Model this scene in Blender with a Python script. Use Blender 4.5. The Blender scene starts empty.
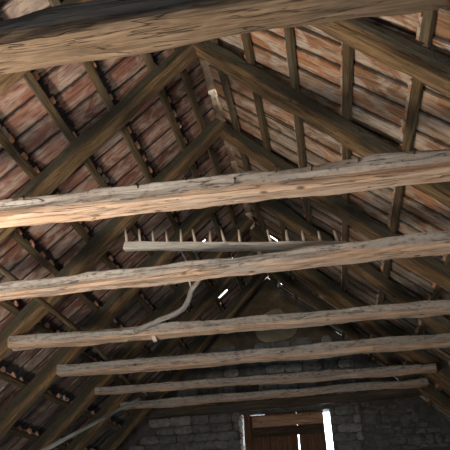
import bpy, bmesh, math, random
from mathutils import Vector, Matrix, noise
random.seed(11)
COL = bpy.context.scene.collection
PI = math.pi

# ------------------------------------------------------------------ measures
H = 5.015          # height of the rafter centre lines at the ridge
CX = -0.709        # x of the ridge
M = 1.019          # roof pitch (rise / run)
TH = math.atan(M)
CT, ST = math.cos(TH), math.sin(TH)
WALL_Y = 8.5
BACK_Y = -2.6

# ------------------------------------------------------------------ tagging
def tag(o, label, cat, group=None):
    o['label'] = label
    o['category'] = cat
    if group: o['group'] = group
    return o

def struct(o):
    o['kind'] = 'structure'
    return o

def link_mesh(name, bm, mats, parent=None, smooth=False, mw=None):
    me = bpy.data.meshes.new(name)
    bm.normal_update()
    bm.to_mesh(me); bm.free()
    for m in (mats if isinstance(mats, (list, tuple)) else [mats]): me.materials.append(m)
    if smooth:
        for p in me.polygons: p.use_smooth = True
    o = bpy.data.objects.new(name, me)
    COL.objects.link(o)
    if mw is not None: o.matrix_world = mw
    if parent is not None:
        o.parent = parent
        if mw is not None:
            o.matrix_parent_inverse = parent.matrix_world.inverted()
    return o

# ------------------------------------------------------------------ materials
def nodes_of(name, rough=0.85, spec=0.2):
    m = bpy.data.materials.new(name); m.use_nodes = True
    nt = m.node_tree; b = nt.nodes['Principled BSDF']
    b.inputs['Roughness'].default_value = rough
    b.inputs['Specular IOR Level'].default_value = spec
    return m, nt, b

def N(nt, t, **kw):
    n = nt.nodes.new(t)
    for k, v in kw.items():
        if k in n.inputs.keys() if isinstance(k, str) else False: n.inputs[k].default_value = v
        else: setattr(n, k, v)
    return n

def ramp(nt, fac, stops):
    r = nt.nodes.new('ShaderNodeValToRGB'); nt.links.new(fac, r.inputs[0])
    e = r.color_ramp.elements
    while len(e) < len(stops): e.new(0.5)
    for i, (p, c) in enumerate(stops):
        e[i].position = p
        e[i].color = (c[0], c[1], c[2], 1) if not isinstance(c, float) else (c, c, c, 1)
    return r.outputs[0]

def mixc(nt, fac, a, b, mode='MIX'):
    m = nt.nodes.new('ShaderNodeMix'); m.data_type = 'RGBA'; m.blend_type = mode
    if isinstance(fac, float): m.inputs[0].default_value = fac
    else: nt.links.new(fac, m.inputs[0])
    for s, v in ((6, a), (7, b)):
        if isinstance(v, tuple): m.inputs[s].default_value = (v[0], v[1], v[2], 1)
        else: nt.links.new(v, m.inputs[s])
    return m.outputs[2]

def noisef(nt, vec, scale, detail=5, rough=0.6, dist=0.0):
    n = nt.nodes.new('ShaderNodeTexNoise'); n.inputs['Scale'].default_value = scale
    n.inputs['Detail'].default_value = detail; n.inputs['Roughness'].default_value = rough
    n.inputs['Distortion'].default_value = dist
    nt.links.new(vec, n.inputs['Vector']); return n.outputs['Fac']

def mapping(nt, vec, scale, loc=None):
    m = nt.nodes.new('ShaderNodeMapping'); m.inputs['Scale'].default_value = scale
    nt.links.new(vec, m.inputs['Vector'])
    if loc is not None: nt.links.new(loc, m.inputs['Location'])
    return m.outputs[0]

def bump(nt, b, h, strength=0.5, dist=0.01):
    n = nt.nodes.new('ShaderNodeBump'); n.inputs['Strength'].default_value = strength
    n.inputs['Distance'].default_value = dist
    nt.links.new(h, n.inputs['Height']); nt.links.new(n.outputs[0], b.inputs['Normal'])

def wood(name, dark, mid, light, dust=(0.30, 0.30, 0.28), dustamt=0.35, crack=0.5, side_dust_shade=False):
    """old timber; the grain runs along the object's own x axis"""
    m, nt, b = nodes_of(name, 0.88, 0.15)
    tc = nt.nodes.new('ShaderNodeTexCoord'); oi = nt.nodes.new('ShaderNodeObjectInfo')
    off = nt.nodes.new('ShaderNodeVectorMath'); off.operation = 'SCALE'
    cmb = nt.nodes.new('ShaderNodeCombineXYZ')
    for i in range(3): nt.links.new(oi.outputs['Random'], cmb.inputs[i])
    nt.links.new(cmb.outputs[0], off.inputs[0]); off.inputs['Scale'].default_value = 37.0
    v = mapping(nt, tc.outputs['Object'], (2.0, 26, 26), off.outputs[0])
    grain = noisef(nt, v, 1.6, 7, 0.65, 0.6)
    v2 = mapping(nt, tc.outputs['Object'], (1.2, 4, 4), off.outputs[0])
    patch = noisef(nt, v2, 1.7, 4, 0.6)
    c = ramp(nt, grain, [(0.28, dark), (0.5, mid), (0.72, light)])
    pf = ramp(nt, patch, [(0.42, 0.0), (0.68, float(dustamt))])
    if side_dust_shade:                                            # grey weathered bark side, fresher sawn underside; painted shade on rafters and nearest beam
        sx = nt.nodes.new('ShaderNodeSeparateXYZ'); nt.links.new(tc.outputs['Object'], sx.inputs[0])
        ma = nt.nodes.new('ShaderNodeMath'); ma.operation = 'MULTIPLY_ADD'
        nt.links.new(patch, ma.inputs[0]); ma.inputs[1].default_value = .09; nt.links.new(sx.outputs[2], ma.inputs[2])
        df = ramp(nt, ma.outputs[0], [(0.005, 0.0), (0.04, 0.85)])
        fine = noisef(nt, mapping(nt, tc.outputs['Object'], (22, 45, 45), off.outputs[0]), 1.0, 6, 0.7)
        dc = ramp(nt, fine, [(0.34, (0.05, 0.05, 0.05)), (0.46, dust), (0.7, tuple(x * 1.35 for x in dust))])
        c = mixc(nt, df, c, dc)
    c = mixc(nt, pf, c, dust)
    # long drying cracks
    v3 = mapping(nt, tc.outputs['Object'], (0.7, 13, 13), off.outputs[0])
    cr = noisef(nt, v3, 1.8, 3, 0.55, 0.4)
    cf = ramp(nt, cr, [(0.488, 0.0), (0.5, float(crack)), (0.512, 0.0)])
    c = mixc(nt, cf, c, (0.018, 0.014, 0.011))
    # knots and worm marks
    vo = nt.nodes.new('ShaderNodeTexVoronoi'); vo.inputs['Scale'].default_value = 1.0
    nt.links.new(mapping(nt, tc.outputs['Object'], (7, 16, 16), off.outputs[0]), vo.inputs['Vector'])
    kf0 = ramp(nt, vo.outputs['Distance'], [(0.08, 0.8), (0.20, 0.0)])
    sk = nt.nodes.new('ShaderNodeSeparateColor'); nt.links.new(vo.outputs['Color'], sk.inputs[0])
    kf = mixc(nt, ramp(nt, sk.outputs[0], [(0.70, 0.0), (0.74, 1.0)]), (0.0, 0.0, 0.0), kf0)
    c = mixc(nt, kf, c, (0.045, 0.03, 0.02))
    nt.links.new(c, b.inputs['Base Color'])
    add = nt.nodes.new('ShaderNodeMath'); add.operation = 'SUBTRACT'
    nt.links.new(grain, add.inputs[0]); nt.links.new(cf, add.inputs[1])
    bump(nt, b, add.outputs[0], 0.8, 0.012)
    return m

M_COLLAR = wood('weathered_beam_wood', (0.30, 0.19, 0.12), (0.58, 0.40, 0.27), (0.72, 0.54, 0.40), (0.36, 0.36, 0.34), 0.35, 0.7, True)
M_DARKBEAM = wood('shaded_beam_wood', (0.07, 0.047, 0.03), (0.19, 0.13, 0.08), (0.31, 0.22, 0.145), (0.022, 0.03, 0.036), 0.3, 0.7, True)  # near side painted almost black for the shade it lies in
M_LINTEL = wood('lintel_wood', (0.05, 0.04, 0.03), (0.11, 0.085, 0.06), (0.18, 0.14, 0.10), (0.08, 0.08, 0.08), 0.5, 0.6)
M_RAFTER = wood('rafter_wood', (0.07, 0.044, 0.022), (0.22, 0.14, 0.07), (0.38, 0.25, 0.13), (0.06, 0.062, 0.045), 0.5, 0.6, True)  # sides painted darker than the underside, which so looks lit
M_LATH = wood('lath_wood', (0.05, 0.034, 0.018), (0.125, 0.088, 0.045), (0.21, 0.15, 0.08), (0.16, 0.15, 0.12), 0.4, 0.3)
M_GREYWOOD = wood('silver_grey_wood', (0.36, 0.35, 0.32), (0.58, 0.57, 0.53), (0.72, 0.70, 0.65), (0.5, 0.5, 0.47), 0.3, 0.5)
M_BRANCH = wood('branch_wood', (0.14, 0.13, 0.12), (0.28, 0.27, 0.25), (0.40, 0.39, 0.36), (0.3, 0.3, 0.28), 0.4, 0.5)
M_TINE = wood('tine_wood', (0.45, 0.38, 0.30), (0.68, 0.59, 0.48), (0.8, 0.72, 0.60), (0.4, 0.38, 0.34), 0.3, 0.2)
M_DOOR = wood('door_plank_wood', (0.05, 0.027, 0.015), (0.16, 0.08, 0.042), (0.28, 0.15, 0.085), (0.14, 0.12, 0.10), 0.3, 0.5)
M_DOORDARK = wood('door_ledge_wood', (0.03, 0.02, 0.014), (0.07, 0.045, 0.03), (0.11, 0.075, 0.05), (0.1, 0.1, 0.09), 0.3, 0.5)

M_DOORLIT = wood('added_lit_board_wood', (0.20, 0.10, 0.05), (0.50, 0.29, 0.17), (0.66, 0.42, 0.27), (0.3, 0.25, 0.2), 0.3, 0.5)  # daylight glow of the door top painted into this colour

def tile_mat(name, stops, cream, creamamt, batten_shade=0.0):
    m, nt, b = nodes_of(name, 0.92, 0.1)
    uv = nt.nodes.new('ShaderNodeUVMap'); uv.uv_map = 'UVMap'
    at = nt.nodes.new('ShaderNodeAttribute'); at.attribute_name = 'tint'
    sh = nt.nodes.new('ShaderNodeVectorMath'); sh.operation = 'SCALE'; sh.inputs['Scale'].default_value = 9.0
    nt.links.new(at.outputs['Color'], sh.inputs[0])
    st = mapping(nt, uv.outputs[0], (38, 3.2, 1), sh.outputs[0])     # streaks up the slope
    g = noisef(nt, st, 1.0, 6, 0.6, 0.5)
    big = noisef(nt, mapping(nt, uv.outputs[0], (9, 4.5, 1)), 1.0, 4, 0.6, 0.6)
    sp = nt.nodes.new('ShaderNodeSeparateColor'); nt.links.new(at.outputs['Color'], sp.inputs[0])
    base = ramp(nt, sp.outputs[0], stops)
    c = mixc(nt, 0.75, base, ramp(nt, g, [(0.3, 0.28), (0.52, 0.8), (0.75, 1.0)]), 'MULTIPLY')
    cf = ramp(nt, big, [(0.44, 0.0), (0.62, float(creamamt))])
    c = mixc(nt, cf, c, cream)
    g2 = noisef(nt, mapping(nt, uv.outputs[0], (50, 5, 1)), 1.0, 5, 0.6)
    c = mixc(nt, ramp(nt, g2, [(0.52, 0.0), (0.66, 0.75)]), c, (0.09, 0.075, 0.065))
    # greyer tiles towards the end wall, fading light painted into them as well
    c = mixc(nt, sp.outputs[1], c, mixc(nt, 0.85, (0.15, 0.15, 0.14), ramp(nt, g, [(0.3, 0.2), (0.7, 1.0)]), 'MULTIPLY'))
    # shadow of the overlap step, painted dark along the joint between neighbouring tiles
    u2 = nt.nodes.new('ShaderNodeUVMap'); u2.uv_map = 'TileUV'
    sx = nt.nodes.new('ShaderNodeSeparateXYZ'); nt.links.new(u2.outputs[0], sx.inputs[0])
    wv = noisef(nt, mapping(nt, uv.outputs[0], (30, 14, 1)), 1.0, 4, 0.6)
    ju = nt.nodes.new('ShaderNodeMath'); ju.operation = 'MULTIPLY_ADD'; nt.links.new(wv, ju.inputs[0]); ju.inputs[1].default_value = .16
    nt.links.new(sx.outputs[0], ju.inputs[2])
    jf = ramp(nt, ju.outputs[0], [(0.05, 0.7), (0.12, 0.0), (0.92, 0.0), (0.985, 0.92)])
    c = mixc(nt, jf, c, (0.035, 0.03, 0.027))
    if batten_shade:                                                 # batten's shadow painted as a ragged dark band above it
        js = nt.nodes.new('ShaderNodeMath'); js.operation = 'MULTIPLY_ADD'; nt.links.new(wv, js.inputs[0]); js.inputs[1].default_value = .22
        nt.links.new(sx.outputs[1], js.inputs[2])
        c = mixc(nt, ramp(nt, js.outputs[0], [(0.795, 0.0), (0.835, float(batten_shade))]), c, (0.02, 0.021, 0.024))
    nt.links.new(c, b.inputs['Base Color'])
    bump(nt, b, g, 0.6, 0.008)
    return m
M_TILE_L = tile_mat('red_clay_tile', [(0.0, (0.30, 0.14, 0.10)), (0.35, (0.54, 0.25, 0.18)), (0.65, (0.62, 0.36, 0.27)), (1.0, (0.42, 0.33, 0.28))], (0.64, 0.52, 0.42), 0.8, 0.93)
M_TILE_R = tile_mat('orange_clay_tile', [(0.0, (0.36, 0.21, 0.12)), (0.35, (0.68, 0.34, 0.17)), (0.65, (0.58, 0.40, 0.26)), (1.0, (0.46, 0.38, 0.30))], (0.66, 0.58, 0.48), 0.85)

def plain_rough(name, stops, scale, bs=0.8, bd=0.02, rough=0.95):
    m, nt, b = nodes_of(name, rough, 0.1)
    tc = nt.nodes.new('ShaderNodeTexCoord')
    n1 = noisef(nt, tc.outputs['Object'], scale, 8, 0.65, 0.3)
    n2 = noisef(nt, tc.outputs['Object'], scale * 5, 5, 0.6)
    ad = nt.nodes.new('ShaderNodeMath'); ad.operation = 'MULTIPLY_ADD'
    nt.links.new(n2, ad.inputs[0]); ad.inputs[1].default_value = 0.35; nt.links.new(n1, ad.inputs[2])
    sb = nt.nodes.new('ShaderNodeMath'); sb.operation = 'SUBTRACT'; nt.links.new(ad.outputs[0], sb.inputs[0]); sb.inputs[1].default_value = 0.175
    nt.links.new(ramp(nt, sb.outputs[0], stops), b.inputs['Base Color'])
    bump(nt, b, sb.outputs[0], bs, bd)
    return m
M_NIB = plain_rough('clay_nib', [(0.3, (0.45, 0.20, 0.11)), (0.7, (0.72, 0.42, 0.27))], 9)
M_MORTAR = plain_rough('lime_mortar', [(0.3, (0.34, 0.30, 0.24)), (0.7, (0.66, 0.60, 0.50))], 14)
M_RIDGE = plain_rough('sooty_ridge_mortar', [(0.3, (0.30, 0.22, 0.14)), (0.7, (0.70, 0.56, 0.40))], 6)
M_LIME = plain_rough('whitish_lime', [(0.3, (0.55, 0.50, 0.42)), (0.7, (0.82, 0.77, 0.68))], 14)
M_WALLMORTAR = plain_rough('dark_wall_mortar', [(0.3, (0.06, 0.06, 0.056)), (0.7, (0.16, 0.155, 0.145))], 9)
M_PLASTER = plain_rough('brown_mud_plaster', [(0.35, (0.10, 0.075, 0.045)), (0.65, (0.20, 0.15, 0.09))], 4)
M_PLASTER2 = plain_rough('tan_plaster', [(0.35, (0.30, 0.23, 0.14)), (0.65, (0.44, 0.35, 0.23))], 5)
M_FLOOR = plain_rough('earthen_floor', [(0.3, (0.07, 0.06, 0.05)), (0.7, (0.14, 0.12, 0.10))], 2)
M_RUBBLE = plain_rough('dark_rubble_stone', [(0.3, (0.08, 0.085, 0.08)), (0.7, (0.22, 0.22, 0.20))], 7)

def brick_mat():
    m, nt, b = nodes_of('grey_brick', 0.95, 0.1)
    tc = nt.nodes.new('ShaderNodeTexCoord')
    at = nt.nodes.new('ShaderNodeAttribute'); at.attribute_name = 'tint'
    sp = nt.nodes.new('ShaderNodeSeparateColor'); nt.links.new(at.outputs['Color'], sp.inputs[0])
    base = ramp(nt, sp.outputs[0], [(0.0, (0.20, 0.20, 0.19)), (0.5, (0.30, 0.30, 0.285)), (1.0, (0.40, 0.385, 0.35))])
    n = noisef(nt, tc.outputs['Object'], 16, 7, 0.65)
    c = mixc(nt, 0.8, base, ramp(nt, n, [(0.3, 0.35), (0.6, 1.0)]), 'MULTIPLY')
    nt.links.new(c, b.inputs['Base Color']); bump(nt, b, n, 0.9, 0.02)
    return m
M_BRICK = brick_mat()
m, nt, b = nodes_of('rusty_iron', 0.6, 0.4); b.inputs['Base Color'].default_value = (0.06, 0.04, 0.03, 1); b.inputs['Metallic'].default_value = 0.6; M_IRON = m
m, nt, b = nodes_of('pale_cord', 0.9, 0.1); b.inputs['Base Color'].default_value = (0.38, 0.36, 0.32, 1); M_CORD = m
m, nt, b = nodes_of('dark_wire', 0.6, 0.3); b.inputs['Base Color'].default_value = (0.03, 0.03, 0.03, 1); M_WIRE = m

# ------------------------------------------------------------------ shapes
def frame(p0, p1, up=Vector((0, 0, 1))):
    p0, p1 = Vector(p0), Vector(p1)
    x = (p1 - p0).normalized()
    y = up.cross(x)
    if y.length < 1e-4: y = Vector((0, 1, 0))
    y.normalize(); z = x.cross(y)
    m = Matrix((x, y, z)).transposed().to_4x4(); m.translation = p0
    return m, (p1 - p0).length

def timber_bm(L, w, h, seed=0, rough=0.006, bow=0.0, round_=0.18, w1=None, h1=None, step=0.07, wane=0.0):
    """a hewn beam along +x, w across y, h in z, uneven surfaces and softened arrises"""
    bm = bmesh.new()
    n = max(2, int(L / step)); rings = []
    w1 = w if w1 is None else w1; h1 = h if h1 is None else h1
    r = round_
    prof = []
    for cx_, cy_, a0 in ((1, 1, 0), (-1, 1, 90), (-1, -1, 180), (1, -1, 270)):
        for a in (5, 45, 85):
            t = math.radians(a0 + a)
            prof.append((cx_ * (1 - r) + r * math.cos(t), cy_ * (1 - r) + r * math.sin(t)))
    full = []
    for i in range(12):                                  # extra points on the flats
        a, c = prof[i], prof[(i + 1) % 12]
        full.append(a)
        if i % 3 == 2: full += [(a[0]*(1-k)+c[0]*k, a[1]*(1-k)+c[1]*k) for k in (0.33, 0.66)]
    for i in range(n + 1):
        t = i / n; x = L * t
        ww, hh = w + (w1 - w) * t, h + (h1 - h) * t
        wob = 0.02 * noise.noise(Vector((x * 1.3, seed * 7.1, 0))) * (1 if bow else 0.4)
        yo = bow * math.sin(PI * t) + wob; zo = 0.6 * wob
        ring = []
        for (a, c) in full:
            d = noise.noise(Vector((x * 2.2, a * 1.3 + seed * 3.3, c * 1.3 + seed))) * rough * 1.6
            d += noise.noise(Vector((x * 9, a * 4 + seed, c * 4 - seed * 2))) * rough * 0.7
            k = 1 - wane * max(0, noise.noise(Vector((x * 1.1, seed * 5.7, a)))) * (1 if c > 0 else 0.2)
            ring.append(bm.verts.new((x, yo + a * (ww / 2) * k + d * a, zo + c * (hh / 2) * k + d * c)))
        rings.append(ring)
    m_ = len(full)
    for i in range(n):
        for j in range(m_):
            bm.faces.new((rings[i][j], rings[i + 1][j], rings[i + 1][(j + 1) % m_], rings[i][(j + 1) % m_])[::-1])
    bm.faces.new(rings[0][::-1][::-1]); bm.faces.new(rings[-1][::-1])
    bmesh.ops.recalc_face_normals(bm, faces=bm.faces)
    return bm

def timber(name, p0, p1, w, h, mat, parent=None, up=Vector((0, 0, 1)), **kw):
    mw, L = frame(p0, p1, up)
    return link_mesh(name, timber_bm(L, w, h, **kw), mat, parent, mw=mw)

def tube_bm(pts, radii, seg=8, seed=0, rough=0.0, cap=True):
    bm = bmesh.new(); rings = []
    pts = [Vector(p) for p in pts]
    ref = Vector((0.13, 0.2, 0.97)).normalized()
    for i, p in enumerate(pts):
        d = (pts[min(i + 1, len(pts) - 1)] - pts[max(i - 1, 0)]).normalized()
        a = d.cross(ref)
        if a.length < 0.05: a = d.cross(Vector((1, 0, 0)))
        a.normalize(); c = d.cross(a)
        rr = radii[i] if isinstance(radii, (list, tuple)) else radii
        ring = []
        for k in range(seg):
            t = 2 * PI * k / seg
            q = rr * (1 + rough * noise.noise(Vector((i * 0.7, math.cos(t) + seed, math.sin(t)))))
            ring.append(bm.verts.new(p + a * math.cos(t) * q + c * math.sin(t) * q))
        rings.append(ring)
    for i in range(len(rings) - 1):
        for k in range(seg):
            bm.faces.new((rings[i][k], rings[i][(k + 1) % seg], rings[i + 1][(k + 1) % seg], rings[i + 1][k]))
    if cap:
        bm.faces.new(rings[0][::-1]); bm.faces.new(rings[-1])
    bmesh.ops.recalc_face_normals(bm, faces=bm.faces)
    return bm

def smooth_path(pts, sub=6):
    pts = [Vector(p) for p in pts]; out = []
    for i in range(len(pts) - 1):
        p0 = pts[max(i - 1, 0)]; p1 = pts[i]; p2 = pts[i + 1]; p3 = pts[min(i + 2, len(pts) - 1)]
        for k in range(sub):
            t = k / sub
            out.append(0.5 * ((2 * p1) + (p2 - p0) * t + (2*p0 - 5*p1 + 4*p2 - p3) * t*t + (3*p1 - p0 - 3*p2 + p3) * t**3))
    out.append(pts[-1]); return out

def local_path(name, pts, radii, mat, parent=None, **kw):
    """a round stick whose object x axis follows its length, so the grain follows too"""
    mw, L = frame(pts[0], pts[-1]); inv = mw.inverted()
    return link_mesh(name, tube_bm([inv @ Vector(p) for p in pts], radii, **kw), mat, parent, smooth=True, mw=mw)

def add_box(bm, lo, hi, mi=0, jit=0.0):
    vs = [bm.verts.new((x + random.uniform(-jit, jit), y + random.uniform(-jit, jit), z + random.uniform(-jit, jit)))
          for x in (lo[0], hi[0]) for y in (lo[1], hi[1]) for z in (lo[2], hi[2])]
    fs = []
    for q in ((0, 1, 3, 2), (4, 6, 7, 5), (0, 4, 5, 1), (2, 3, 7, 6), (0, 2, 6, 4), (1, 5, 7, 3)):
        f = bm.faces.new([vs[i] for i in q]); f.material_index = mi; fs.append(f)
    return vs, fs

def empty(name, loc):
    o = bpy.data.objects.new(name, None); COL.objects.link(o); o.location = loc
    o.empty_display_size = 0.1
    bpy.context.view_layer.update()
    return o

# ------------------------------------------------------------------ roof slopes
# laths: horizontal distance from the ridge line
LEFT_LATHS = [0.10, 0.29, 0.61, 0.89, 1.165, 1.45, 1.77, 2.15, 2.48, 2.81, 3.14, 3.47, 3.80, 4.13, 4.46]
RIGHT_LATHS = [0.10, 0.38, 0.69, 1.02, 1.36, 1.72, 2.04, 2.37, 2.70, 3.03, 3.36, 3.69, 4.02, 4.35]
RAFT_H, RAFT_W = 0.125, 0.105
N_LATH = RAFT_H / 2 + 0.020         # normal offset of lath centre from the rafter centre plane
N_TILE = RAFT_H / 2 + 0.042
def slope_pt(side, y, s, n):
    """s = distance down the slope, n = distance outward from the rafter centre plane"""
    sg = -1 if side == 'L' else 1
    return Vector((CX + sg * (s * CT + n * ST), y, H - s * ST + n * CT))

# daylight chinks: (y, horizontal distance from ridge, length along y, length down the slope)
CHINKS = {'L': [(7.04, 0.27, .11, .12), (7.66, 0.52, .06, .26), (6.05, 0.45, .05, .09), (3.34, 1.06, .014, .15), (7.51, 1.66, .03, .12),
                (5.08, 2.24, .015, .06), (6.9, 1.52, .02, .08), (5.9, 2.95, .02, .05), (6.21, .09, .03, .05)],
          'R': [(6.67, 0.16, .165, .21), (5.24, 1.79, .045, .06), (5.32, 0.66, .018, .04), (7.43, 0.70, .05, .15), (8.27, 0.34, .06, .17), (8.3, .60, .06, .2),
                (6.19, 1.35, .02, .03), (6.21, 2.02, .08, .07), (8.38, .12, .06, .10), (3.82, .57, .012, .03), (7.2, 1.62, .012, .04)]}

def build_slope(side, laths, mat):
    bm = bmesh.new()
    uvl = bm.loops.layers.uv.new('UVMap'); uv2 = bm.loops.layers.uv.new('TileUV'); cl = bm.loops.layers.color.new('tint')
    sL = [d / CT for d in laths]
    pitch = 0.198
    rnd = random.Random(5 if side == 'L' else 9)
    def piece(y0, y1, s0, s1, n0, n1, tint, th=0.014, tilt=0.0, mi=0, jag=0.0, base=(0, 0, 1)):
        P = []
        for y, yk in ((y0, 0), (y1, 1)):
            for s, nn in ((s0, n0), (s1, n1)):
                for k in (0, th):
                    nz = nn + k + tilt * yk
                    P.append(bm.verts.new(slope_pt(side, y, s + rnd.uniform(-jag, jag), nz)))
        ysv = [y0] * 4 + [y1] * 4; ssv = [s0, s0, s1, s1] * 2
        for q in ((0, 1, 3, 2), (4, 6, 7, 5), (0, 4, 5, 1), (2, 3, 7, 6), (0, 2, 6, 4), (1, 5, 7, 3)):
            f = bm.faces.new([P[i] for i in q]); f.material_index = mi
            for lp, i in zip(f.loops, q):
                lp[uvl].uv = (ysv[i], ssv[i]); lp[cl] = tint
                lp[uv2].uv = ((ysv[i] - base[0]) / pitch, (ssv[i] - base[1]) / base[2])
    for j, s in enumerate(sL):
        s_next = sL[j + 1] if j + 1 < len(sL) else s + 0.45
        head = s - 0.035; tail = s_next + 0.055
        if j == 0: head = -.066 if side == 'L' else -.060
        y = BACK_Y - rnd.uniform(0, .15)
        while y < WALL_Y + 0.25:
            d_ = laths[j]
            old = min(1, max(0, (y - 3.5) / 2.0)) * (1 if side == 'R' else min(1, .35 + d_ / 2.2)) * rnd.uniform(.55, 1)  # grey tone that also darkens far tiles in place of fading light
            tint = (rnd.random(), old, rnd.random(), 1)
            y1 = y + pitch + 0.034
            sk = rnd.uniform(-.012, .012)
            nh = N_TILE + rnd.uniform(0, .002); nt_ = N_TILE + 0.040 + rnd.uniform(0, .0035)
            def nat(ss): return nh + (nt_ - nh) * (ss - head) / (tail - head)
            hole = None
            for (cy_, cd, a, c_) in CHINKS[side]:
                cs = cd / CT
                if y < cy_ <= y + pitch and s - .02 < cs <= s_next - .02: hole = (cy_, cs, a, c_)
            if hole:
                cy_, cs, a, c_ = hole
                cy_ = min(max(cy_, y + a / 2 + .02), y + pitch - a / 2 - .01)
                h0 = max(cs - c_ / 2, s + .03); h1 = min(cs + c_ / 2, s_next - .05)
                for (a0, a1, b0, b1) in ((y, y1, head, h0), (y, y1, h1, tail), (y, cy_ - a / 2, h0, h1), (cy_ + a / 2, y1, h0, h1)):
                    piece(a0, a1, b0, b1, nat(b0), nat(b1), tint, jag=.006, base=(y, head, tail - head))
            else:
                piece(y, y1, head + sk, tail + sk, nh, nt_, tint, tilt=0.017, jag=.003, base=(y, head, tail - head))
            y += pitch
    o = link_mesh('ceiling_left' if side == 'L' else 'ceiling_right', bm, [mat])
    struct(o)
    o['label'] = ('underside of the left roof slope in reddish clay tiles' if side == 'L' else 'underside of the right roof slope in orange-brown clay tiles')
    # nibs by which the tiles hook over the laths: one mesh per slope, uncountable crumbs of clay and mortar
    bn = bmesh.new()
    for j, s in enumerate(sL[1:]):
        y = BACK_Y + rnd.uniform(0, .15)
        while y < WALL_Y:
            if rnd.random() < 0.9:
                w = rnd.uniform(.016, .028)
                s1 = s - 0.034; s0 = s1 - rnd.uniform(.02, .04)
                dep = rnd.uniform(.022, .044)
                P = []
                yy = y + rnd.uniform(-.03, .03)
                for a in (yy - w, yy + w):
                    for b2 in (s0, s1):
                        for k in (N_TILE + .006, N_TILE - dep):
                            sh = .35 if k < N_TILE else 1
                            P.append(bn.verts.new(slope_pt(side, yy + (a - yy) * (0.6 if k < N_TILE else 1.1), (s1 + (b2 - s1) * (0.55 if k < N_TILE else 1)), k)))
                for q in ((0, 1, 3, 2), (4, 6, 7, 5), (0, 4, 5, 1), (2, 3, 7, 6), (0, 2, 6, 4), (1, 5, 7, 3)):
                    bn.faces.new([P[i] for i in q])
            y += pitch
    bmesh.ops.recalc_face_normals(bn, faces=bn.faces)
    nb = link_mesh('tile_nibs', bn, [M_NIB], o); nb['kind'] = 'stuff'; nb['label'] = 'orange clay nibs hooked over the battens'
    # crumbly mortar squeezed along the tile heads
    bn = bmesh.new()
    for j, s in enumerate(sL[1:]):
        y = BACK_Y
        while y < WALL_Y:
            L_ = rnd.uniform(.03, .09)
            if noise.noise(Vector((y * 1.7, s * 3, 1 if side == 'L' else 5))) > (0.45 if side == 'L' else -0.3):
                c = slope_pt(side, y, s - .056 + rnd.uniform(-.014, .010), N_TILE + .002)
                r_ = rnd.uniform(.010, .022)
                ret = bmesh.ops.create_icosphere(bn, subdivisions=1, radius=1.0)
                dn = slope_pt(side, 0, 1, 0) - slope_pt(side, 0, 0, 0)
                for v in ret['verts']:
                    q = v.co * (1 + rnd.uniform(-.25, .25))
                    v.co = c + Vector((0, 1, 0)) * q.y * L_ * .6 + dn * q.x * r_ + Vector((0, 0, 1)) * q.z * r_ * .7
            y += L_
    mo = link_mesh('mortar_crust', bn, [M_MORTAR], o); mo['kind'] = 'stuff'; mo['label'] = 'pale crumbling mortar along the tile heads'
    return o

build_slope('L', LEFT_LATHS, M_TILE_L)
build_slope('R', RIGHT_LATHS, M_TILE_R)

# ridge capping of half round clay tiles bedded in mortar
bm = bmesh.new()
y = BACK_Y - .1; k = 0
while y < WALL_Y + .3:
    r0, r1 = 0.125, 0.105
    ytop = y + .42
    zc = H + N_TILE * 1.43 - .03
    rr = []
    for (yy, r) in ((y, r0), (ytop, r1)):
        for t in (0, .014):
            ring = [bm.verts.new((CX + (r + t) * math.cos(math.radians(a)), yy, zc + (r + t) * math.sin(math.radians(a)) - .02)) for a in range(-5, 186, 19)]
            rr.append(ring)
    for a, c in ((0, 2), (3, 1), (1, 0), (2, 3)):
        for i in range(len(rr[0]) - 1):
            bm.faces.new((rr[a][i], rr[a][i + 1], rr[c][i + 1], rr[c][i]))
    y += .385 if k % 4 else .43; k += 1
bmesh.ops.recalc_face_normals(bm, faces=bm.faces)
struct(link_mesh('trim_1', bm, [M_RIDGE], smooth=True))['label'] = 'pale ridge capping closing the top of the roof'

ORD = ['first', 'second', 'third', 'fourth', 'fifth', 'sixth', 'seventh', 'eighth', 'ninth', 'tenth', 'eleventh', 'twelfth', 'thirteenth', 'fourteenth', 'fifteenth']
for side, laths, nm in (('L', LEFT_LATHS, 'left'), ('R', RIGHT_LATHS, 'right')):
    for j, d in enumerate(laths[:11]):
        s = d / CT
        p0 = slope_pt(side, BACK_Y + .05, s, N_LATH); p1 = slope_pt(side, WALL_Y + .05, s, N_LATH)
        sg = -1 if side == 'L' else 1
        up = Vector((sg * ST, 0, CT))
        o = timber('roof_batten', p0, p1, 0.054, 0.042, M_LATH, up=up, seed=j + (40 if side == 'R' else 0), rough=.0015, round_=.2, step=.16)
        if j == 0: lb = 'thin wooden roof batten right beside the ridge on the %s slope' % nm
        else: lb = 'thin wooden roof batten, %s down from the ridge on the %s slope' % (ORD[j], nm)
        tag(o, lb, 'batten', 'roof battens under the %s tiles' % nm)

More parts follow.
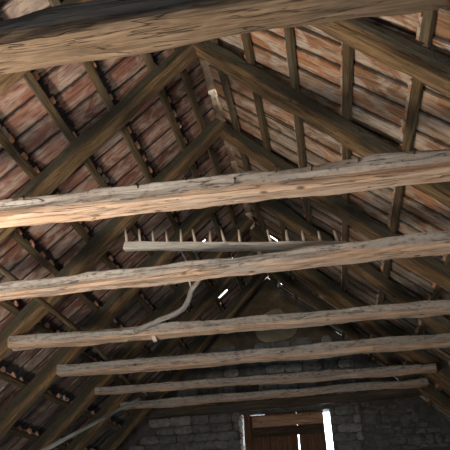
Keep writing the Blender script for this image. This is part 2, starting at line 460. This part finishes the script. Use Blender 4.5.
# ------------------------------------------------------------------ rafters
RY = [0.25, 1.295, 2.332, 3.276, 4.408, 5.334, 6.378, 7.053, 8.0]
PLACE = [None, 'level with the nearest dark collar beam', 'just past the nearest dark collar beam, behind the top of the frame',
         'nearest pair whose apex shows below the dark beam', 'meeting just above the second collar beam',
         'next behind the apex above the second collar beam', 'third from the end wall', 'second from the end wall', 'last before the end wall']
RNAME = {1: 'mostly above the frame over the nearest dark beam', 2: 'crossing a top corner of the view behind the dark beam',
         3: 'largest in view, peaking just under the dark beam', 4: 'rising to the peak just above the second beam',
         5: 'rising to the peak behind the long second beam', 6: 'whose peak hides behind the rake, third before the end wall',
         7: 'second before the brick end wall', 8: 'last before the brick end wall, with a ragged edge'}
for k, ry in enumerate(RY):
    if k == 0: continue
    for side, nm in (('L', 'left'), ('R', 'right')):
        sg = -1 if side == 'L' else 1
        ry = RY[k] + {('R', 6): .15, ('R', 7): -.30, ('R', 8): -.44, ('L', 7): -.07}.get((side, k), 0)
        if side == 'L': ry = ry - {4: .08, 5: .02, 6: .08, 7: -.05}.get(k, 0)
        hb = .20 if side == 'L' else .15                      # butt end is thicker; the outer face stays under the laths
        top = slope_pt(side, ry, -0.02 if side == 'L' else 0.045, 0)
        low = slope_pt(side, ry, 6.92, -(hb - RAFT_H) / 2)
        up = Vector((sg * ST, 0, CT))
        if len(('%s slope rafter, %s' % (nm, RNAME[k])).split()) > 16: print('long label', k)
        o = timber('rafter', top, low, RAFT_W if k < 8 else .09, RAFT_H, M_RAFTER, up=up, seed=k * 2 + (1 if side == 'R' else 0), rough=.008,
                   bow=random.uniform(-.02, .02), round_=.14, wane=.10 if k < 8 else .4, h1=hb)
        tag(o, '%s slope timber rafter, %s' % (nm, RNAME[k]), 'rafter', 'rafters of the roof')

# ------------------------------------------------------------------ collar beams
# (left x, left y, right x, right y, depth, height at left, at right, centre z left, right)
collars = [
 (-2.58, 1.265, 1.18, 1.30, .135, .135, .15, 3.01, 3.01, M_DARKBEAM, 'dark collar beam nearest overhead, crossing the top of the view'),
 (-2.56, 2.30, 1.18, 2.42, .115, .10, .135, 3.0, 3.02, M_COLLAR, 'thick pale collar beam, second nearest, its right end grey and dusty'),
 (-2.56, 3.30, 1.18, 3.235, .12, .085, .095, 3.0, 3.0, M_COLLAR, 'pale collar beam just below the hay rake'),
 (-2.56, 4.32, 1.18, 4.41, .12, .10, .085, 3.0, 2.995, M_COLLAR, 'collar beam next behind the one under the rake, squared left end in view'),
 (-2.56, 5.26, 1.18, 5.31, .12, .10, .115, 2.995, 2.995, M_COLLAR, 'knotty collar beam, fifth counted from the nearest dark one'),
 (-2.55, 6.22, 1.18, 6.36, .11, .07, .085, 2.995, 3.0, M_COLLAR, 'thin collar beam, the nearer of the two closest to the end wall'),
 (-2.55, 7.08, 1.18, 7.02, .11, .085, .07, 2.995, 3.0, M_COLLAR, 'thin collar beam, the last one before the brick end wall'),
]
beams = []
for i, (x0, y0, x1, y1, dpt, h0, h1, z0, z1, mt, lb) in enumerate(collars):
    o = timber('collar_beam', (x0, y0, z0), (x1, y1, z1), dpt, h0, mt, seed=20 + i * 3, rough=.010, bow=[0, .01, -.012, .02, .03, .0, .01][i],
               round_=.30 if i != 3 else .2, h1=h1, wane=.10)
    tag(o, lb, 'beam', 'collar beams tying the rafters'); beams.append(o)

# nails and stubs standing on the second beam
# ------------------------------------------------------------------ end wall
def roof_z(x, n=0.0): return H - M * abs(x - CX) + n
OX0, OX1, OZ0, OZ1 = -1.235, 0.025, 0.85, 3.05
def wall_shell(name, y0, y1, mats, hole=True, extra=0.13):
    bm = bmesh.new()
    zt = H + extra
    def col(x): return H + extra - M * abs(x - CX)
    xs = [-5.6, -4.5, -3.4, -2.6, -1.9, OX0, CX, OX1, .6, 1.4, 2.4, 3.3, 4.2]
    for a, c in zip(xs[:-1], xs[1:]):
        inhole = hole and a >= OX0 - 1e-6 and c <= OX1 + 1e-6
        spans = [(0, OZ0), (OZ1, None)] if inhole else [(0, None)]
        for (zb, zt_) in spans:
            ta = col(a) if zt_ is None else zt_; tc_ = col(c) if zt_ is None else zt_
            ta = max(ta, zb + .001); tc_ = max(tc_, zb + .001)
            v = [bm.verts.new(p) for p in ((a, y0, zb), (c, y0, zb), (c, y0, tc_), (a, y0, ta), (a, y1, zb), (c, y1, zb), (c, y1, tc_), (a, y1, ta))]
            for q in ((0, 1, 2, 3), (5, 4, 7, 6), (4, 0, 3, 7), (1, 5, 6, 2), (3, 2, 6, 7), (4, 5, 1, 0)):
                bm.faces.new([v[i] for i in q])
    return struct(link_mesh(name, bm, mats))
wall = wall_shell('wall_back', WALL_Y, WALL_Y + .28, [M_WALLMORTAR], extra=.135)
wall_shell('wall_front', BACK_Y - .25, BACK_Y, [M_WALLMORTAR], hole=False)

def rough_block(bm, x0, x1, z0, z1, yf, yb, rnd, cl, mi=0, jit=.012):
    """a worn brick / stone with softened corners: front face subdivided"""
    tint = (rnd.random(), rnd.random(), rnd.random(), 1)
    nx, nz = 4, 3
    ch = .012; g = {}
    for i in range(nx + 1):
        for j in range(nz + 1):
            edge = (i in (0, nx)) + (j in (0, nz))
            x = x0 + (x1 - x0) * i / nx; z = z0 + (z1 - z0) * j / nz
            x += rnd.uniform(-jit, jit) * .7; z += rnd.uniform(-jit, jit) * .5
            if edge == 2:
                x += (x0 + x1) / 2 > x and .01 or -.01; z += (z0 + z1) / 2 > z and .008 or -.008
            y = yf + (0.016 if edge else 0) + (0.01 if edge == 2 else 0) + rnd.uniform(-.006, .006)
            g[i, j] = bm.verts.new((x, y, z))
    bk = {}
    fs = []
    for i in range(nx):
        for j in range(nz):
            fs.append(bm.faces.new((g[i, j], g[i + 1, j], g[i + 1, j + 1], g[i, j + 1])))
    loop = [(i, 0) for i in range(nx)] + [(nx, j) for j in range(nz)] + [(i, nz) for i in range(nx, 0, -1)] + [(0, j) for j in range(nz, 0, -1)]
    for k in loop: bk[k] = bm.verts.new((g[k].co.x, yb, g[k].co.z))
    for a, c in zip(loop, loop[1:] + loop[:1]):
        fs.append(bm.faces.new((g[a], bk[a], bk[c], g[c])))
    for f in fs:
        f.material_index = mi; f.smooth = False
        for lp in f.loops: lp[cl] = tint

rnd = random.Random(3)
bm = bmesh.new(); cl = bm.loops.layers.color.new('tint')
z = 0.02; row = 0
while z < 4.05:
    hgt = rnd.uniform(.115, .145)
    x = -5.2 + (row % 2) * .16
    while x < .46:
        w = rnd.uniform(.24, .34)
        a, c = x, x + w - .012
        x += w
        if a < OX0 < c: c = OX0 - rnd.uniform(.0, .03)
        if a < OX1 < c or (a < OX1 and c > OX1): a = OX1 + rnd.uniform(0, .02)
        if z + hgt > OZ0 and z < OZ1:
            if a > OX0 - .001 and c < OX1 + .001: continue
        if c > .45: c = .45
        if c - a < .05: continue
        lim = min(roof_z(a), roof_z(c)) - .0
        if z + hgt > lim + .05: continue
        rough_block(bm, a, c, z, z + hgt - .011, WALL_Y - .035 + rnd.uniform(-.012, .012), WALL_Y + .05, rnd, cl)
    z += hgt; row += 1
bk = link_mesh('brickwork', bm, [M_BRICK], wall); bk['label'] = 'courses of worn grey bricks'
bm = bmesh.new(); cl = bm.loops.layers.color.new('tint')
z = 0.02
while z < 4.2:
    hgt = rnd.uniform(.07, .15); x = .47
    while x < 4.0:
        w = rnd.uniform(.09, .26)
        if z + hgt < min(roof_z(x), roof_z(x + w)) + .04:
            zo = rnd.uniform(-.025, .025)
            rough_block(bm, x, x + w - .018, z + zo, z + zo + hgt - .014, WALL_Y - .03 + rnd.uniform(-.02, .015), WALL_Y + .04, rnd, cl, jit=.026)
        x += w
    z += hgt
rb = link_mesh('rubble_masonry', bm, [M_RUBBLE], wall); rb['label'] = 'irregular dark rubble stones right of the door'
# plastered gable top with a paler patch
bm = bmesh.new()
def plaster(bm, pts, y0, y1, mi):
    a = [bm.verts.new((x, y0 + rnd.uniform(-.004, .004), z)) for x, z in pts]; c = [bm.verts.new((x, y1, z)) for x, z in pts]
    f = bm.faces.new(a); f.material_index = mi
    for i in range(len(pts)):
        f = bm.faces.new((a[i], a[(i + 1) % len(pts)], c[(i + 1) % len(pts)], c[i])); f.material_index = mi
    bmesh.ops.recalc_face_normals(bm, faces=bm.faces)
plaster(bm, [(CX - .95, 4.06), (CX + .92, 4.05), (CX + .88, 4.16), (CX, 5.04), (CX - .9, 4.15)], WALL_Y - .02, WALL_Y + .02, 0)
pl = link_mesh('gable_plaster', bm, [M_PLASTER], wall); pl['label'] = 'brown mud plaster in the peak of the gable'
bm = bmesh.new()
pts = []
for i in range(22):
    t = 2 * PI * i / 22
    r_ = 1 + .16 * noise.noise(Vector((math.cos(t) * 1.5, math.sin(t) * 1.5, 4)))
    pts.append((CX + .06 + .30 * math.cos(t) * r_ * (1 - .3 * math.sin(t)), 4.33 + .27 * math.sin(t) * r_))
plaster(bm, pts, WALL_Y - .035, WALL_Y - .012, 0)
pl = link_mesh('plaster_patch', bm, [M_PLASTER2], wall); pl['label'] = 'paler tan plaster patch in the gable peak'
# broken mortar along the left of the door opening
bm = bmesh.new()
for i in range(26):
    zc = 1.0 + i * .08
    ret = bmesh.ops.create_icosphere(bm, subdivisions=2, radius=1.0)
    rx, rz = rnd.uniform(.02, .035), rnd.uniform(.03, .055)
    cx_ = OX0 - .005 + rnd.uniform(-.012, .01)
    for v in ret['verts']:
        q = v.co * (1 + .3 * noise.noise(v.co * 1.7 + Vector((i, 0, 0))))
        v.co = Vector((cx_ + q.x * rx, WALL_Y - .02 + q.y * .03, zc + q.z * rz))
mj = link_mesh('jamb_mortar', bm, [M_LIME], wall); mj['label'] = 'pale broken mortar edge beside the door post'

# floor with a made-up hatch opening, added to account for the warm low light
bm = bmesh.new()
HX0, HX1, HY0, HY1 = -2.7, -1.6, .7, 1.7
for lo, hi in (((-5.8, BACK_Y - .3, -.2), (HX0, WALL_Y + .3, 0)), ((HX1, BACK_Y - .3, -.2), (4.4, WALL_Y + .3, 0)),
               ((HX0, BACK_Y - .3, -.2), (HX1, HY0, 0)), ((HX0, HY1, -.2), (HX1, WALL_Y + .3, 0))):
    add_box(bm, lo, hi)
struct(link_mesh('floor', bm, [M_FLOOR]))

# ------------------------------------------------------------------ door in the end wall
door = empty('door_1', (-.6, WALL_Y, OZ0)); struct(door); door['label'] = 'old plank door in the end wall with daylight round its edges'
timber('door_post', (-1.158, WALL_Y + .04, OZ0), (-1.158, WALL_Y + .04, OZ1), .085, .09, M_DOOR, door, up=Vector((1, 0, 0)), seed=61, rough=.003)['label'] = 'narrow brown post left of the leaf'
PX = [(-1.125, -.895), (-.90, -.70), (-.705, -.455), (-.437, -.24), (-.245, -.065)]
for i, (a, c) in enumerate(PX):
    timber('door_plank', ((a + c) / 2, WALL_Y + .10, OZ0 + .02), ((a + c) / 2, WALL_Y + .10, 3.058 - [0.02, .004, .0, .006, .0][i]), c - a, .024, M_DOOR, door, up=Vector((0, 1, 0)),
           seed=70 + i, rough=.0006, round_=.03)
# added board with the daylight glow painted in; the slit opens only below it
timber('added_lit_top_board', (-1.09, WALL_Y + .075, 2.945), (-.075, WALL_Y + .075, 2.945), .02, .15, M_DOORLIT, door, seed=77, rough=.002, round_=.1)['label'] = 'added top board, orange-brown as if daylit'
timber('door_ledge', (-1.075, WALL_Y + .065, 2.80), (-.10, WALL_Y + .065, 2.80), .035, .125, M_DOORDARK, door, seed=78, rough=.003, round_=.1)['label'] = 'dark horizontal ledge board'
timber('door_ledge', (-1.075, WALL_Y + .065, 1.2), (-.10, WALL_Y + .065, 1.2), .035, .125, M_DOORDARK, door, seed=79, rough=.003, round_=.1)
bm = bmesh.new(); add_box(bm, (OX0, WALL_Y - .02, OZ0 - .06), (OX1, WALL_Y + .25, OZ0))
link_mesh('door_sill', bm, M_DOORDARK, door)

o = timber('lintel_beam', (-2.75, 8.37, 3.115), (1.30, 8.37, 3.165), .15, .11, M_LINTEL, seed=90, rough=.006, round_=.12)
tag(o, 'dark timber laid across the end wall right above the door', 'beam')

# ------------------------------------------------------------------ hay rake
rake = empty('hay_rake', (-.86, 3.75, 3.083))
tag(rake, 'grey wooden hay rake laid across the beams with its tines pointing up', 'rake')
A = Vector((-1.325, 3.58, 3.402)); B = Vector((.235, 3.33, 3.095))
timber('rake_head', A, B, .042, .062, M_GREYWOOD, rake, seed=31, rough=.004, round_=.25, h1=.05, bow=.008)
hd = (B - A)
nt_ = 15
upv = Vector((-.12, .05, 1)).normalized()
for i in range(nt_):
    t = .012 + .96 * i / (nt_ - 1) * 1.0
    if i == 9: continue                                     # tine left out where the glare of the bright chink hides it
    base = A + hd * t + Vector((0, 0, .01))
    ln = .135 - .035 * i / nt_ + random.uniform(-.006, .006)
    lean = Vector((random.uniform(-.012, .012), random.uniform(-.01, .01), 0))
    local_path('rake_tine', [base, base + upv * ln * .5 + lean * .5, base + upv * ln + lean], [.011, .0095, .006], M_TINE, rake, seg=8)
hpts = smooth_path([(-.70, 3.52, 3.115), (-.80, 3.66, 3.09), (-.862, 3.75, 3.075), (-.90, 3.84, 3.055), (-.955, 3.93, 3.03), (-1.02, 3.99, 3.01),
                    (-1.14, 4.05, 2.995), (-1.27, 4.10, 2.975), (-1.42, 4.16, 2.945)], 5)
hr = [.012 + .009 * min(1, i / 14) for i in range(len(hpts))]
local_path('rake_handle', hpts, hr, M_BRANCH, rake, seg=10, rough=.3)['label'] = 'crooked forked branch serving as the handle'
local_path('handle_prong', smooth_path([(-.862, 3.75, 3.075), (-.872, 3.69, 3.14), (-.865, 3.62, 3.22), (-.905, 3.55, 3.32)], 5), .007, M_GREYWOOD, rake, seg=8, rough=.3)
local_path('handle_prong', smooth_path([(-.70, 3.52, 3.115), (-.45, 3.48, 3.13), (-.20, 3.42, 3.16)], 5), .010, M_GREYWOOD, rake, seg=8, rough=.3)

# ------------------------------------------------------------------ poles and loose boards
p = [(-1.96, 2.15, 3.075), (-1.975, 3.06, 3.075), (-2.01, 4.52, 3.082), (-2.12, 5.6, 3.08), (-2.22, 6.6, 3.07)]
o = local_path('pole', smooth_path(p, 5), .021, M_LATH, seg=10, rough=.25)
tag(o, 'thin dark round pole lying lengthwise on the left ends of the collar beams', 'pole')
o = local_path('pole', [(-2.175, 6.62, 2.97), (-2.45, 5.2, 2.32), (-2.72, 3.8, 1.68), (-3.42, .2, .03)], [.017, .019, .021, .024], M_GREYWOOD, seg=10, rough=.2)
tag(o, 'thin grey pole leaning up to the thin collar beam at lower left', 'pole')

def bits():
    # short sprags, nails and a wire seen against the timbers
    w = local_path('hanging_wire', smooth_path([(0.666, 2.265, 3.701), (0.685, 2.265, 3.668), (0.719, 2.265, 3.668), (0.731, 2.265, 3.603), (0.734, 2.265, 3.547), (0.767, 2.265, 3.52), (0.798, 2.265, 3.534)], 6), .004, M_WIRE, seg=6)
    tag(w, 'thin dark wire looped on the rafter at upper right', 'wire')
bits()

# nails along the dusty side of the second beam
b2 = beams[1]
for i, (fx, fz) in enumerate([(.20, .02), (.31, .04), (.47, .03), (.535, .045), (.60, .0), (.655, .04), (.70, .02), (.76, .035), (.83, .045)]):
    x = -2.56 + 3.74 * fx; yf = 2.30 + .12 * fx - .060; zz = 3.0 + .02 * fx + fz
    nb = tube_bm([(x, yf + .015, zz - .002), (x + .004, yf - .012, zz + .006), (x + .006, yf - .018, zz + .009)], [.0035, .0035, .009], seg=7)
    n_ = link_mesh('nail', nb, M_IRON, b2); n_.matrix_parent_inverse = b2.matrix_world.inverted()

# a stub of wood below the fourth beam
o = timber('wood_stub', (-1.33, 4.36, 2.96), (-1.31, 4.36, 2.915), .028, .035, M_TINE, up=Vector((0, 1, 0)), seed=5, rough=.003)
tag(o, 'small wedge of pale wood hanging under a collar beam at left', 'peg')

# ------------------------------------------------------------------ camera
cam = bpy.data.cameras.new('camera'); co = bpy.data.objects.new('camera', cam); COL.objects.link(co)
R = Vector((0.9835389574860901, 0.177233486018956, -0.03520526296938427))
U = Vector((0.11552526884896687, -0.4669487195302674, 0.8767056550441644))
W = Vector((-0.13894254699172925, 0.866341263453734, 0.47973720292764344))
mw = Matrix((R, U, -W)).transposed().to_4x4(); mw.translation = (0, 0, 1.5)
co.matrix_world = mw
cam.sensor_width = 36; cam.lens = 570.48 / 450 * 36
cam.clip_start = .02
bpy.context.scene.camera = co

# ------------------------------------------------------------------ light
def area(name, loc, target, sx, sy, power, color, spread=PI):
    l = bpy.data.lights.new(name, 'AREA'); l.shape = 'RECTANGLE'; l.size = sx; l.size_y = sy
    l.energy = power; l.color = color; l.spread = spread
    o = bpy.data.objects.new(name, l); COL.objects.link(o); o.location = loc
    o.rotation_euler = (Vector(target) - Vector(loc)).to_track_quat('-Z', 'Y').to_euler()
    return o
area('low_left_light', (-2.15, 1.15, 1.3), (-1.7, 1.6, 3.9), .35, .35, 112, (1.0, .84, .69))  # added warm light hung in mid-air above the made-up hatch
area('front_fill', (-.9, .1, 1.1), (-.5, 2.6, 3.4), .3, .3, 9, (1.0, .90, .78))  # added fill near the camera for the rake; no lamp stands here
area('rear_cool_light', (.3, -2.4, 2.85), (0.0, 3.5, 3.1), 1.0, .6, 22, (.36, .70, 1.0))  # cool light added behind the camera, set high to reach the rake

w = bpy.data.worlds.new('World'); bpy.context.scene.world = w; w.use_nodes = True
bg = w.node_tree.nodes['Background']; bg.inputs[0].default_value = (.78, .90, 1, 1); bg.inputs[1].default_value = 12.0
sc = bpy.context.scene
sc.view_settings.view_transform = 'Standard'; sc.view_settings.look = 'None'
sc.view_settings.gamma = 1; sc.view_settings.use_curve_mapping = False
sc.view_settings.exposure = 0.0
